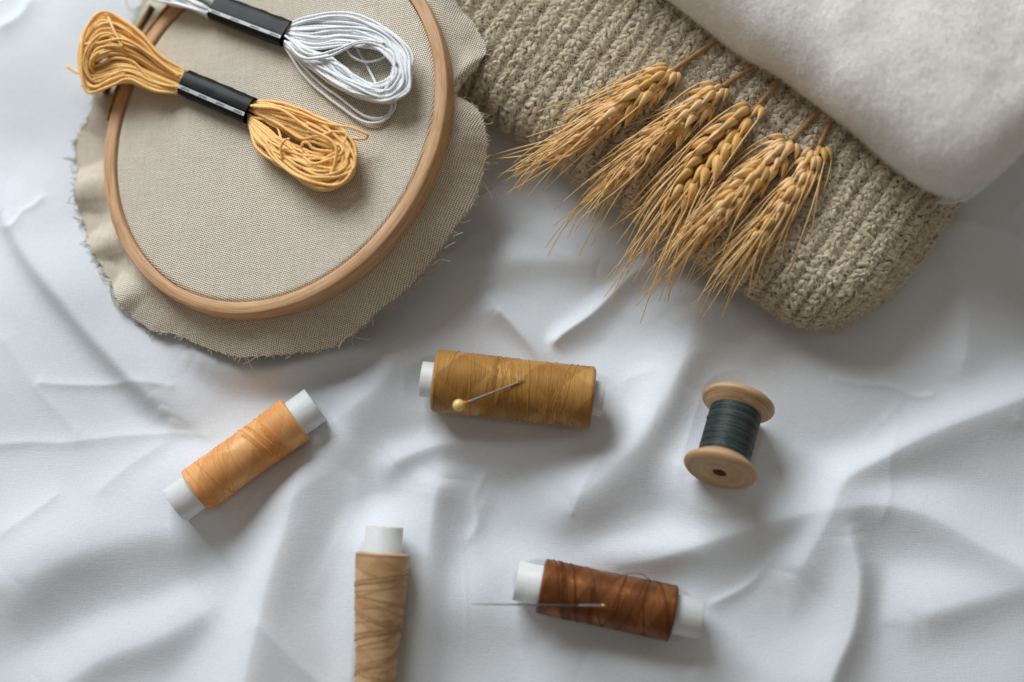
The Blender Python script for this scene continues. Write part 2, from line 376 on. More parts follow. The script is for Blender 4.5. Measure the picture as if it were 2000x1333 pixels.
def cloth(x, y):
    x = np.asarray(x, float); y = np.asarray(y, float); sh = x.shape; x = x.ravel(); y = y.ravel()
    z = cloth_raw(x, y)
    u, v = in_sweater(x, y)
    m = sstep(-1.2, .6, v)*sstep(-1.5, 1.0, SW_L-u)*sstep(-4, 0, u-SW_U0)
    z = z*(1-m)+(-.15)*m
    # under the hoop the sheet lies flat
    q = np.stack([x-HC[0], y-HC[1]], 1); rr = np.hypot(q[:, 0]/8.2, q[:, 1]/8.8)
    m = 1-sstep(.80, 1.12, rr); z = z*(1-m)+(.0)*m
    for p0, p1, r, fall in DENT:
        a = p0[:2]; d = p1[:2]-a; L2 = d@d
        t = np.clip(((x-a[0])*d[0]+(y-a[1])*d[1])/L2, 0, 1)
        dist = np.hypot(x-a[0]-t*d[0], y-a[1]-t*d[1]); tz = p0[2]+(p1[2]-p0[2])*t-r
        m = (1-sstep(r*.30, r*.30+fall, dist))**1.0
        z = z*(1-m)+(tz+.03+np.minimum(dist, r)**2/(2*r)*.35)*m
    return z.reshape(sh)
def cz(px, py, z=.5):
    p = P(px, py, z); return float(cloth(np.array([p[0]]), np.array([p[1]]))[0])

# spool placements (axis ends: body start, body end) : pixel, pixel, radius, [lift0, lift1]
def place(px0, px1, r, base=None, lift=(0, 0)):
    if base is None: base = float(np.mean([cz(px0[0]+(px1[0]-px0[0])*t, px0[1]+(px1[1]-px0[1])*t) for t in (0, .25, .5, .75, 1)]))-.12
    a = P(px0[0], px0[1], base+r+lift[0]); b = P(px1[0], px1[1], base+r+lift[1])
    DENT.append((a, b, r, 2.4)); return a, b
gold_a, gold_b = place((847, 743), (1159, 778), 1.30)
org_a, org_b = place((381, 960), (578, 818), 1.0)
tan_a, tan_b = place((748, 1080), (727, 1420), 1.08, None, (.25, -.35))
brn_a, brn_b = place((1055, 1144), (1316, 1199), 1.13)
grn_a, grn_b = place((1405, 924), (1444, 781), 1.50, None, (.95, 0.0))

# ------------------------------------------------------------------ the sheet
def axis_pts(lo, hi, core0, core1, step):
    c = np.arange(core0, core1, step); o = np.linspace(core1, hi, 40); i = np.linspace(lo, core0, 40)[:-1]
    return np.r_[i, c, o]
gx = axis_pts(-60, 60, -25.5, 25.5, .062); gy = axis_pts(-45, 60, -17, 18, .062)
X, Y = np.meshgrid(gx, gy, indexing='ij'); Z = cloth(X, Y)
mb = MB(); mb.add(np.stack([X, Y, Z], -1).reshape(-1, 3), grid_q(len(gx), len(gy)))
sh = mb.build('bed_sheet', M['sheet']); tag(sh, 'rumpled white cotton sheet with soft folds under everything', 'sheet', kind='structure')

# ------------------------------------------------------------------ knitted sweater and felt blanket
class Slab:
    def __init__(s, O, a, b, L, u0, H, zb, rad, corner=0.0, depth=22.0, amp=.18, seed=20, topslope=0.0):
        s.O, s.a, s.b, s.L, s.u0, s.H, s.zb, s.corner, s.amp, s.seed = O, a, b, L, u0, H, zb, corner, amp, seed
        s.ts = topslope
        pr = [(rad*.55, .03), (rad*.18, .12), (0, .42), (rad*.22, .74), (rad*.75, .93), (rad*1.6, 1.0), (rad*1.6+3, 1.03), (depth, 1.05)]
        q = spline([(p[0], p[1]*H) for p in pr], 400)
        s.sv = np.r_[0, np.cumsum(np.linalg.norm(np.diff(q, axis=0), axis=1))]; s.V = q[:, 0]; s.G = q[:, 1]/H
        e = spline([(p[0], p[1]*H) for p in pr[:6]]+[], 200)
        s.se = np.r_[0, np.cumsum(np.linalg.norm(np.diff(e, axis=0), axis=1))]; s.E = e[:, 0]; s.EG = np.minimum(e[:, 1]/H, 1)
        s.umax = (L-u0)-s.E[-1]+s.se[-1]
    def __call__(s, ua, sa):
        """ua: arc coordinate from u0 to right end, sa: arc coordinate from the front underside"""
        back = s.umax-ua                     # arc distance from the far end
        e = np.interp(np.clip(back, 0, s.se[-1]), s.se, s.E); g = np.interp(np.clip(back, 0, s.se[-1]), s.se, s.EG)
        u = np.where(back < s.se[-1], s.L-e, s.u0+ua)
        v = np.interp(sa, s.sv, s.V); gv = np.interp(sa, s.sv, s.G)
        cc = np.clip(1-(s.L-u)/3.2, 0, 1)**2.2*s.corner; cv = np.clip(1-v/3.5, 0, 1)**2
        v = v+cc*(np.clip(1-v/6, 0, 1))
        u = u-cv*np.clip(1-(s.L-u)/3.0, 0, 1)**2*s.corner*.5
        z = s.zb+s.H*g*gv
        x = s.O[0]+u*s.a[0]+v*s.b[0]; y = s.O[1]+u*s.a[1]+v*s.b[1]
        z = z+s.amp*gv*(vnoise(x/3.3, y/3.3, s.seed)+.5*vnoise(x/1.5, y/1.5, s.seed+1))+s.ts*v*gv
        wob = s.amp*.7*vnoise(u/2.7, z/2+5, s.seed+2)
        return np.stack([x+s.b[0]*wob, y+s.b[1]*wob, z], -1)
    def frame(s, ua, sa, e=.03):
        p = s(ua, sa); du = s(ua+e, sa)-s(ua-e, sa); dv = s(ua, sa+e)-s(ua, sa-e)
        du /= np.linalg.norm(du, axis=-1)[..., None]+1e-9; dv /= np.linalg.norm(dv, axis=-1)[..., None]+1e-9
        n = np.cross(du, dv); n /= np.linalg.norm(n, axis=-1)[..., None]+1e-9
        return p, du, dv, n
def slab_mesh(S, su, sv, smax, inset, u_from=0.0):
    ua = np.arange(u_from, S.umax+su, su).clip(max=S.umax); sa = np.arange(0, smax, sv)
    A, B = np.meshgrid(ua, sa, indexing='ij'); p, du, dv, n = S.frame(A, B)
    mb = MB(); mb.add((p-n*inset).reshape(-1, 3), grid_q(len(ua), len(sa)), None, np.stack([A, B], -1).reshape(-1, 2)); return mb
_th = np.linspace(0, math.pi, 7); _ph = np.arange(8)/8*2*math.pi
LOBE = np.stack([np.repeat(-np.cos(_th), 8), np.outer(np.sin(_th)**.8, np.cos(_ph)).ravel(), np.outer(np.sin(_th)**.8, np.sin(_ph)).ravel()], -1)
LOBEQ = grid_q(7, 8, cv=True)
def knit(S, smax, rib=.80, st=.275, seed=3, u_from=0.0):
    r = np.random.default_rng(seed)
    ur = np.arange(u_from+.4, S.umax-.15, rib); ss = np.arange(.1, smax, st)
    U, W = np.meshgrid(ur, ss, indexing='ij')
    mb = MB(); allv = []
    for off, ang, zl, sz in ((-.15, .6, .12, .92), (.15, -.6, .12, .92), (0, 0, .16, .7), (-.2, .3, .03, .8), (.2, -.3, .03, .8), (.43, 0.2, -.30, .8)):
        uu = (U+off+r.normal(0, .03, U.shape)).ravel(); ww = (W+r.normal(0, .06, U.shape)+(.5*st if (off > .3 or off == 0) else 0)).ravel()
        p, du, dv, n = S.frame(uu, ww)
        a = ang+r.normal(0, .45, len(uu)); ca, sa_ = np.cos(a)[:, None], np.sin(a)[:, None]
        ex = dv*ca+du*sa_; ey = -dv*sa_+du*ca
        tilt = r.normal(0.25, .28, len(uu))[:, None]; ex = ex*np.cos(tilt)+n*np.sin(tilt); nn = np.cross(ex, ey)
        l = (.20*sz*r.uniform(.85, 1.2, len(uu)))[:, None, None]; wd = (.118*sz*r.uniform(.85, 1.15, len(uu)))[:, None, None]
        c = p+n*zl+n*r.normal(0, .035, (len(uu), 1))
        v = c[:, None]+ex[:, None]*LOBE[None, :, :1]*l+ey[:, None]*LOBE[None, :, 1:2]*wd+nn[:, None]*LOBE[None, :, 2:]*wd*.9
        allv.append(v)
    v = np.concatenate(allv); k = len(v)
    q = (LOBEQ[None]+np.arange(k)[:, None, None]*len(LOBE)).reshape(-1, 4)
    mb.add(v.reshape(-1, 3), q[:, ::-1]); return mb
def fuzz(S, smax, n, length, width, off, seed=5, u_from=0.0, lay=.8):
    r = np.random.default_rng(seed); ua = r.uniform(u_from, S.umax, n); sa = r.uniform(.1, smax, n)
    p, du, dv, nn = S.frame(ua, sa)
    a = r.uniform(0, 2*math.pi, n)[:, None]; t = du*np.cos(a)+dv*np.sin(a); b = -du*np.sin(a)+dv*np.cos(a)
    l = (length*r.gamma(3, 1/3, n))[:, None]; el = r.uniform(.15, 1, n)[:, None]
    p0 = p+nn*off*r.uniform(.2, 1.1, n)[:, None]; p1 = p0+(t*lay+nn*el)*l*.5; p2 = p1+(t*lay*1.2+b*r.normal(0, .6, n)[:, None]+nn*(el-.5))*l*.5
    w_ = b*width*.5+nn*width*.2
    v = np.stack([p0-w_, p0+w_, p1-w_*.8, p1+w_*.8, p2], 1); i = np.arange(n)[:, None]*5
    q = i+np.array([[0, 1, 3, 2]]); t3 = i+np.array([[2, 3, 4]])
    mb = MB(); mb.add(v.reshape(-1, 3), q, t3); return mb
SW = Slab(SW_O, axA, axB, SW_L, SW_U0, H_SW, 0.0, 1.5, corner=1.5, depth=20, amp=.16)
SW2 = Slab(SW_O+axB*2.6, axA, axB, SW_L+.45, SW_L-9, 1.7, -.1, .7, corner=.6, depth=16, amp=.12, seed=60)
sweater = thing('knitted_sweater', SW_O+axA*8, 'folded oatmeal rib-knit wool sweater lying under the cream blanket and the wheat', 'sweater')
core = slab_mesh(SW, .25, .22, 17, .02).build('folded_body', M['woolshade'], sweater)
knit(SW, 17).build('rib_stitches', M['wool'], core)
f_ = fuzz(SW, 17, 210000, .24, .009, .25).build('wool_fuzz', M['fuzz'], core); f_['kind'] = 'stuff'
c2 = slab_mesh(SW2, .25, .22, 15, .02, 0).build('lower_fold', M['woolshade'], sweater)
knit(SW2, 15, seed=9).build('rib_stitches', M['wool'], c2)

bA = P(1340, 0, 5.3); bB = P(1850, 388, 5.3); ba = nrm((bB-bA)*[1, 1, 0]); bb = np.array([-ba[1], ba[0], 0]); BO = bA*[1, 1, 0]
BL = float(np.dot(P(1935, 372, 5.3)-BO, ba))
BLK = Slab(BO, ba, bb, BL, -8, 4.0, 3.35, 1.9, corner=1.0, depth=20, amp=.22, seed=90)
blanket = thing('felt_blanket', BO+ba*8+np.array([0, 0, 3.4]), 'thick fuzzy cream white felted blanket folded on top of the knitted sweater', 'blanket')
core = slab_mesh(BLK, .12, .12, 18, 0).build('folded_felt', M['felt'], blanket)
f_ = fuzz(BLK, 18, 220000, .15, .0065, .02, seed=8, lay=1.2).build('felt_fuzz', M['feltfuzz'], core); f_['kind'] = 'stuff'
def sweater_z(p):
    u, v = in_sweater(p[0], p[1])
    if v < 0 or u > SW_L: return -1
    d = min(v, (SW_L-u)); return H_SW*(1-(1-min(d/1.8, 1))**2.4)**(1/2.4)

# ------------------------------------------------------------------ wooden hoop
NP = 220
tt = np.linspace(0, 2*math.pi, NP, endpoint=False)
ring = np.array([PH(*hoop_px(t)) for t in tt])
def ring_frame(ring):
    T = np.roll(ring, -1, 0)-np.roll(ring, 1, 0); T /= np.linalg.norm(T, axis=1)[:, None]
    O = np.cross(T, n_h); O *= np.sign(np.sum(O*(ring-ring.mean(0)), 1))[:, None]; return T, O
RT_, RO = ring_frame(ring)
rs = np.r_[0, np.cumsum(np.linalg.norm(np.diff(ring, axis=0), axis=1))]
def ring_solid(prof, sel=None):
    prof = np.array(prof); idx = np.arange(NP) if sel is None else sel
    v = ring[idx][:, None]+RO[idx][:, None]*prof[None, :, :1]+n_h*prof[None, :, 1:]
    pl = np.r_[0, np.cumsum(np.linalg.norm(np.diff(prof, axis=0), axis=1))]
    uv = np.stack([np.broadcast_to(rs[idx][:, None], v.shape[:2]), np.broadcast_to(pl[None], v.shape[:2])], -1)
    mb = MB(); mb.add(v.reshape(-1, 3), grid_q(len(idx), len(prof), cu=sel is None, cv=True), None, uv); return mb
hoop = thing('embroidery_hoop', HC-n_h*1.1, 'round beech wood embroidery hoop stretched with beige linen under two floss skeins', 'embroidery hoop')
ring_solid([(0, -1.1), (0, -.06), (.03, -.02), (.08, 0), (.24, .008), (.46, 0), (.51, -.03), (.54, -.09), (.555, -.5), (.54, -1.05), (.50, -1.12), (.05, -1.13)]).build('outer_ring', M['hoop'], hoop)
ring_solid([(-.09, -1.1), (-.09, -.22), (-.14, -.17), (-.42, -.17), (-.45, -.22), (-.45, -1.1)]).build('inner_ring', M['hoop'], hoop)
def sel_range(pxa, pxb):
    """indices of the ring between two picture points (short way)"""
    pr = np.array([hoop_px(t) for t in tt]); i = int(np.argmin(np.hypot(*(pr-pxa).T))); j = int(np.argmin(np.hypot(*(pr-pxb).T)))
    if i > j: i, j = j, i
    return np.arange(i, j+1)
for a, b in (((350, 15), (297, 85)), ((262, 140), (228, 235))):
    s_ = sel_range(np.array(a), np.array(b))
    ring_solid([(.57, -1.0), (.57, -.02), (.60, .02), (.66, .02), (.66, -1.0)], s_).build('brass_bracket', M['brass'], hoop)
sa_, sb_ = PH(204, 172, -.35), PH(298, 14, -.35)
mb = MB(); pts = np.array([sa_+(sb_-sa_)*t for t in np.linspace(0, 1, 60)])
tube(mb, pts, np.where((np.arange(60) % 2) == 0, .17, .15), 14)
scr = mb.build('tension_screw', M['brassdk'], hoop)
mb = MB(); lathe(mb, sa_-(sb_-sa_)*.02, sb_, [(-.1, .001), (-.1, .24), (.0, .28), (.25, .28), (.3, .2), (.3, .001)], 20); mb.build('screw_nut', M['brassdk'], scr)

# ------------------------------------------------------------------ linen
linen = MB()
# stretched disc
nr = 70; rad = np.linspace(0.0, 1.0, nr)**.8
D = np.zeros((NP, nr, 3)); UVd = np.zeros((NP, nr, 2))
cen = ring.mean(0)
for j, r_ in enumerate(rad):
    D[:, j] = cen+(ring-RO*.03-cen)*r_-n_h*.10
    x_ = (D[:, j]-cen)@h1; y_ = (D[:, j]-cen)@h2
    D[:, j] += n_h*(.012*vnoise(x_/1.5, y_/1.5, 33)-.05*r_**6)[:, None] if False else n_h[None]*(.015*vnoise(x_/2.2, y_/2.2, 33))[:, None]
D[:, -1] -= n_h*.12; D[:, -2] -= n_h*.02
UVd[..., 0] = (D-cen)@h1; UVd[..., 1] = (D-cen)@h2
linen.add(D.reshape(-1, 3), grid_q(NP, nr, cu=True)[:, ::-1], None, UVd.reshape(-1, 2))
# loose margin around the hoop: outline in picture pixels (clockwise from the left top)
OUT = [(250, 60), (205, 150), (178, 225), (152, 262), (147, 300), (152, 345), (148, 385), (165, 440), (180, 490), (212, 545), (240, 600), (290, 642), (345, 655), (400, 678),
       (470, 697), (540, 694), (620, 684), (680, 662), (740, 612), (790, 568), (850, 505), (893, 440), (925, 392), (944, 335), (952, 275), (938, 225), (905, 197), (893, 190),
       (905, 165), (935, 125), (948, 88), (925, 42), (893, 8), (870, -40), (840, -120), (760, -200), (640, -220), (480, -180), (350, -80), (290, 0)]
op = spline(np.array(OUT+OUT[:1], float), 700)[:-1]
# match outline points to hoop by angle
ha = np.array([hoop_px(t) for t in tt]); c_px = np.array([536, 245.])
def ang(p): return np.arctan2(-(p[:, 1]-c_px[1]), p[:, 0]-c_px[0])
NS = 640; tg = np.linspace(-math.pi, math.pi, NS, endpoint=False)
def radial(poly, tg):
    a = ang(poly); r_ = np.hypot(poly[:, 0]-c_px[0], poly[:, 1]-c_px[1]); o = np.argsort(a)
    return np.interp(tg, a[o], r_[o], period=2*math.pi)
ro = radial(op, tg); ri = radial(np.array([hoop_px(t) for t in np.linspace(0, 2*math.pi, 720, endpoint=False)]), tg)
nt = 26; G = np.zeros((NS, nt, 3)); UVg = np.zeros((NS, nt, 2))
for i, a in enumerate(tg):
    base = PH(c_px[0]+ri[i]*math.cos(a), c_px[1]-ri[i]*math.sin(a), -.0)
    o_ = nrm(base-cen); inner = base-n_h*1.08
    fr = vnoise(np.array([i/3.0]), np.array([.5]), 44)[0]*2.4+vnoise(np.array([i/1.1]), np.array([7.5]), 45)[0]*1.2
    opx = (c_px[0]+(ro[i]+fr)*math.cos(a), c_px[1]-(ro[i]+fr)*math.sin(a))
    rw = float(sstep(-.1, .7, math.cos(a))); zt = inner[2]-.55-rw*(.05+.25*max(0, -math.sin(a)))
    outer = P(opx[0], opx[1], max(zt, .1))
    cl = float(cloth(np.array([outer[0]]), np.array([outer[1]]))[0])
    if outer[2] < cl+.12: outer = P(opx[0], opx[1], cl+.12)
    u, v = in_sweater(outer[0], outer[1]); sz = sweater_z(outer)
    if sz > 0 and outer[2] < sz+.42: outer = P(opx[0], opx[1], sz+.42)
    left = max(0, -math.cos(a-.15))**1.0; bot = max(0, -math.sin(a))
    for j in range(nt):
        t = j/(nt-1); p = inner*(1-t)+outer*t
        rip = math.sin(a*19+1.3*math.sin(a*5))*.28*left+math.sin(a*11+.7)*.20*bot+math.sin(a*9+1)*.22*max(0, math.cos(a))
        rip += .06*float(vnoise(np.array([p[0]*1.1]), np.array([p[1]*1.1]), 51)[0])
        p = p+np.array([0, 0, 1])*(rip*math.sin(min(1, t*1.25)*math.pi/2)+.25*math.sin(t*math.pi)*(1-left))
        G[i, j] = p
        UVg[i, j] = [(p-cen)@h1, (p-cen)@h2]
zc = cloth(G[..., 0], G[..., 1]); G[..., 2] = np.maximum(G[..., 2], zc+.07)
for i in range(NS):
    for j in range(nt):
        sz = sweater_z(G[i, j])
        if sz > 0: G[i, j, 2] = max(G[i, j, 2], sz+.30)
linen.add(G.reshape(-1, 3), grid_q(NS, nt, cu=True), None, UVg.reshape(-1, 2))
lin = linen.build('linen_cloth', M['linen']); tag(lin, 'beige linen cloth with frayed wavy edge clamped in the wooden hoop', 'linen cloth')
mb = MB(); e = G[:, -1]; eo = G[:, -1]-G[:, -3]; r = np.random.default_rng(4)
for k in range(900):
    i = r.integers(0, NS); o_ = nrm(eo[i]); s_ = nrm(e[(i+1) % NS]-e[i]); L_ = r.gamma(2.0, .07) if r.random() > .02 else r.uniform(.4, .8)
    d = nrm(o_+s_*r.normal(0, .8)+np.array([0, 0, r.normal(.1, .25)])); c = s_*r.normal(0, .5)+np.array([0, 0, r.normal(0, .2)])
    t = np.linspace(0, 1, 5)[:, None]; p = e[i]+s_*r.uniform(0, .06)-o_*.04+d*L_*t+c*L_*t*t
    tube(mb, p, .017, 4, caps=False)
for px in ([(845, 520), (860, 508), (880, 512)], [(868, 486), (880, 478), (890, 474)], [(885, 462), (895, 458), (905, 455)], [(805, 560), (835, 535), (850, 520)],
           [(214, 560), (222, 590), (244, 612)], [(700, 640), (668, 668), (662, 682)], [(247, -8), (248, 12), (262, 20), (280, 6), (300, -20)]):
    z_ = e[int(np.argmin(np.hypot(*(np.array([c_px[0]+ro*np.cos(tg), c_px[1]-ro*np.sin(tg)]).T-np.array(px[0])).T)))][2]
    tube(mb, spline([P(a, b, z_+.12) for a, b in px], 16), .026, 5)
fr = mb.build('frayed_threads', M['linen_thread'], lin); fr['kind'] = 'stuff'

# ------------------------------------------------------------------ floss skeins
def band_shape(c0, c1, wd, ht, power, roll):
    ax = nrm(c1-c0); side = nrm(np.cross(n_h, ax)); up = np.cross(ax, side)
    cr, sr = math.cos(roll), math.sin(roll)
    def f(t, ang_, off=0.0):      # t cm along, angle
        c = np.cos(ang_); s = np.sin(ang_)
        x = np.sign(c)*np.abs(c)**(2/power)*(wd/2+off); y = np.sign(s)*np.abs(s)**(2/power)*(ht/2+off)
        X_ = x*cr-y*sr; Y_ = x*sr+y*cr
        return c0+ax*np.asarray(t)[..., None]+side*X_[..., None]+up*Y_[..., None]
    return f, ax, side, up
def skein(name, label, c0, c1, wd, ht, power, roll, sa0, bundles, mat, r=.056):
    """bundles: list of lists of strand paths in (px, py, h) picture/plane coordinates"""
    root = thing(name, (c0+c1)/2-n_h*ht/2, label, 'floss skein', 'skeins of embroidery floss on the hoop')
    f, ax, side, up = band_shape(c0, c1, wd, ht, power, roll); L = np.linalg.norm(c1-c0)
    ts = np.linspace(0, L, 20); an = np.linspace(0, 2*math.pi, 64, endpoint=False); A, B = np.meshgrid(ts, an, indexing='ij')
    wob = .012*vnoise(A*2.2, B*3, 70)
    mb = MB(); outer = f(A, B, 0)+(f(A, B, 1)-f(A, B, 0))*wob[..., None]; inn = f(A, B, -.035)
    mb.add(outer.reshape(-1, 3), grid_q(20, 64, cv=True)); mb.add(inn.reshape(-1, 3), grid_q(20, 64, cv=True)[:, ::-1])
    band = mb.build('paper_band', M['black'], root)
    # printed stripe
    an = np.linspace(sa0-.15, sa0+.15, 5); A, B = np.meshgrid(ts, an, indexing='ij'); mb = MB(); mb.add(f(A, B, .016).reshape(-1, 3), grid_q(20, 5)); st = mb.build('printed_stripe', M['stripe'], band)
    cu = bpy.data.curves.new('lettering', 'FONT'); cu.body = 'JAPAN'; cu.size = 1; ob = bpy.data.objects.new('lettering', cu); sc.collection.objects.link(ob)
    bpy.context.view_layer.update(); me = bpy.data.meshes.new_from_object(ob.evaluated_get(bpy.context.evaluated_depsgraph_get()))
    co = np.array([v.co[:] for v in me.vertices]); me.calc_loop_triangles(); tr = np.array([t.vertices[:] for t in me.loop_triangles])
    bpy.data.objects.remove(ob); bpy.data.curves.remove(cu)
    mb = MB(); 
    w_ = co[:, 0].max()
    for k in range(4):
        x = co[:, 0]/w_*.42+.18+k*(L-.62-.1)/3+.0; y = co[:, 1]*.15-.05
        dirn = 1 if np.dot(side, [0, 1, 0]) > 0 else -1
        v = f(x, sa0-y/(wd*.45)*dirn*1.0, .022); mb.add(v, None, tr)
    mb.build('lettering', M['ink'], st, smooth=False)
    for bi, strands in enumerate(bundles):
        mb = MB()
        for s in strands:
            p = np.array([PH(a, b, h) for a, b, h in s]); n = max(24, int(np.sum(np.linalg.norm(np.diff(p, axis=0), axis=1))/.075)); p = spline(p, n)
            p = p+np.stack([.018*vnoise(np.arange(n)/9., np.full(n, k+len(mb.v)*3.), 71+k) for k in range(3)], 1)
            tube(mb, p, r*rng.uniform(.92, 1.08), 12, lobes=3, twist=11.0, amp=.20)
        mb.build('strand_loops', mat, root)
    return root
def loops(outer, inner, n, hmax, jit=3.0, hprof=None, seed=0, pw=1.0, hend=.3):
    """strands between an outer and an inner closed path, as (px,py,h)"""
    r = np.random.default_rng(seed); outer = np.array(outer, float); inner = np.array(inner, float); out = []
    for k in range(n):
        f = (k+r.uniform(-.3, .3))/(n-1) if n > 1 else 0; f = min(1, max(0, f))**pw
        p = outer*(1-f)+inner*f
        m = len(p); j = r.normal(0, jit, (m, 2)); j[0] *= .25; j[-1] *= .25
        hh = r.uniform(.12, 1)*hmax; prof = np.sin(np.linspace(0, math.pi, m))**.5
        h = hend+(hh-hend)*prof+r.normal(0, .04, m)
        if hprof is not None: h = h+np.array(hprof)
        out.append([(p[i, 0]+j[i, 0], p[i, 1]+j[i, 1], max(.07, h[i])) for i in range(m)])
    return out
oc0, oc1 = PH(361, 162, .36), PH(490, 217, .36)
outL = [(362, 140), (318, 112), (280, 72), (245, 42), (200, 24), (165, 60), (157, 118), (164, 172), (185, 182), (222, 165), (256, 158), (300, 178), (352, 184)]
inL = [(358, 160), (305, 140), (264, 118), (228, 110), (204, 114), (190, 119), (182, 126), (186, 130), (202, 128), (226, 120), (258, 122), (300, 146), (355, 168)]
Lh = [0, .1, .35, .55, .7, .6, .3, 0, 0, .3, .35, .15, 0]
b1 = loops(outL, inL, 72, .95, 1.8, Lh, 1)
b1 += [[(356, 178, .3), (290, 172, .5), (240, 152, .7), (215, 152, .5), (175, 148, .45), (150, 142, .4), (130, 130, .5)], [(240, 92, 1.5), (222, 60, 1.6), (207, 28, 1.4), (190, 28, 1.3), (165, 60, 1.2), (160, 84, 1.3), (190, 84, 1.5), (240, 78, 1.6), (290, 105, 1.1), (350, 150, .6)],
       [(357, 172, .5), (300, 160, .8), (262, 122, 1.1), (225, 115, 1.2), (192, 128, 1.0), (170, 140, .7), (160, 170, .4)]]
outR = [(497, 197), (545, 205), (610, 228), (668, 262), (694, 300), (684, 345), (640, 366), (590, 350), (545, 318), (506, 285), (487, 240)]
inR = [(488, 214), (540, 244), (590, 268), (630, 279), (648, 290), (640, 300), (612, 303), (584, 293), (560, 280), (525, 256), (486, 226)]
b2 = loops(outR, inR, 66, .95, 5.0, None, 2, .9)
b2 += [[(493, 205, .5), (560, 212, .9), (630, 240, 1.0), (685, 250, .9), (716, 262, .8), (712, 272, .7), (680, 270, .8), (645, 262, .9), (600, 240, .9)],
       [(560, 322, .2), (590, 355, .15), (630, 372, .12), (668, 362, .15), (692, 325, .25), (690, 290, .5)],
       [(490, 208, .6), (550, 215, 1.0), (600, 250, 1.1), (650, 278, 1.1), (655, 310, 1.0), (640, 345, .8), (600, 352, .6)],
       [(552, 312, .8), (548, 290, 1.0), (556, 275, 1.1), (566, 272, 1.0)], [(588, 290, .9), (592, 280, 1.0), (602, 280, 1.0), (614, 292, .9), (650, 296, .8)],
       [(575, 235, 1.0), (620, 262, 1.1), (650, 258, 1.0), (675, 262, .95), (672, 280, .9), (648, 285, .9)]]
skein('orange_skein', 'orange floss skein with black paper band, lying across the hoop edge', oc0, oc1, 1.18, .74, 2.2, 0.0, math.pi*.66, [b1, b2], M['orange'])
wc0, wc1 = PH(420, 14, .33), PH(561, 67, .33)
outW = [(560, 52), (600, 36), (680, 32), (748, 55), (792, 100), (803, 140), (796, 178), (765, 198), (715, 192), (665, 172), (625, 145), (590, 118), (556, 88)]
inW = [(556, 70), (610, 92), (670, 90), (728, 92), (762, 112), (770, 138), (760, 158), (735, 166), (702, 156), (668, 132), (640, 112), (600, 100), (556, 80)]
b3 = loops(outW, inW, 84, .95, 3.0, None, 3, .8)
b3 += [[(556, 90, .3), (580, 130, .15), (612, 168, .12), (660, 205, .12), (705, 236, .1), (745, 238, .1), (768, 215, .15), (770, 195, .25), (760, 180, .4)],
       [(557, 86, .3), (590, 128, .15), (625, 162, .12), (668, 195, .12), (710, 226, .12), (740, 232, .1), (760, 222, .15), (764, 200, .25), (750, 188, .4)],
       [(556, 80, .8), (590, 112, 1.0), (640, 110, 1.0), (700, 85, 1.0), (745, 92, .9), (775, 120, .8)], [(558, 70, .8), (600, 105, 1.0), (650, 100, 1.05), (710, 80, 1.0), (750, 85, .9)],
       [(672, 92, .4), (690, 112, .4), (718, 122, .35), (748, 112, .35), (768, 88, .4)], [(690, 84, .2), (712, 120, .2), (738, 172, .2)]]
outV = [(428, 0), (395, -22), (340, -50), (270, -60), (240, -30), (290, -5), (340, 5), (382, 22), (412, 36)]
inV = [(420, 14), (395, -5), (350, -22), (300, -28), (290, -22), (320, -12), (355, -6), (390, 8), (415, 22)]
b4 = loops(outV, inV, 36, .8, 3.0, None, 4)
skein('white_skein', 'white floss skein with glossy black band, resting on the linen by the upper edge', wc0, wc1, 1.2, .66, 3.0, -.16, math.pi*.66, [b3, b4], M['white'])

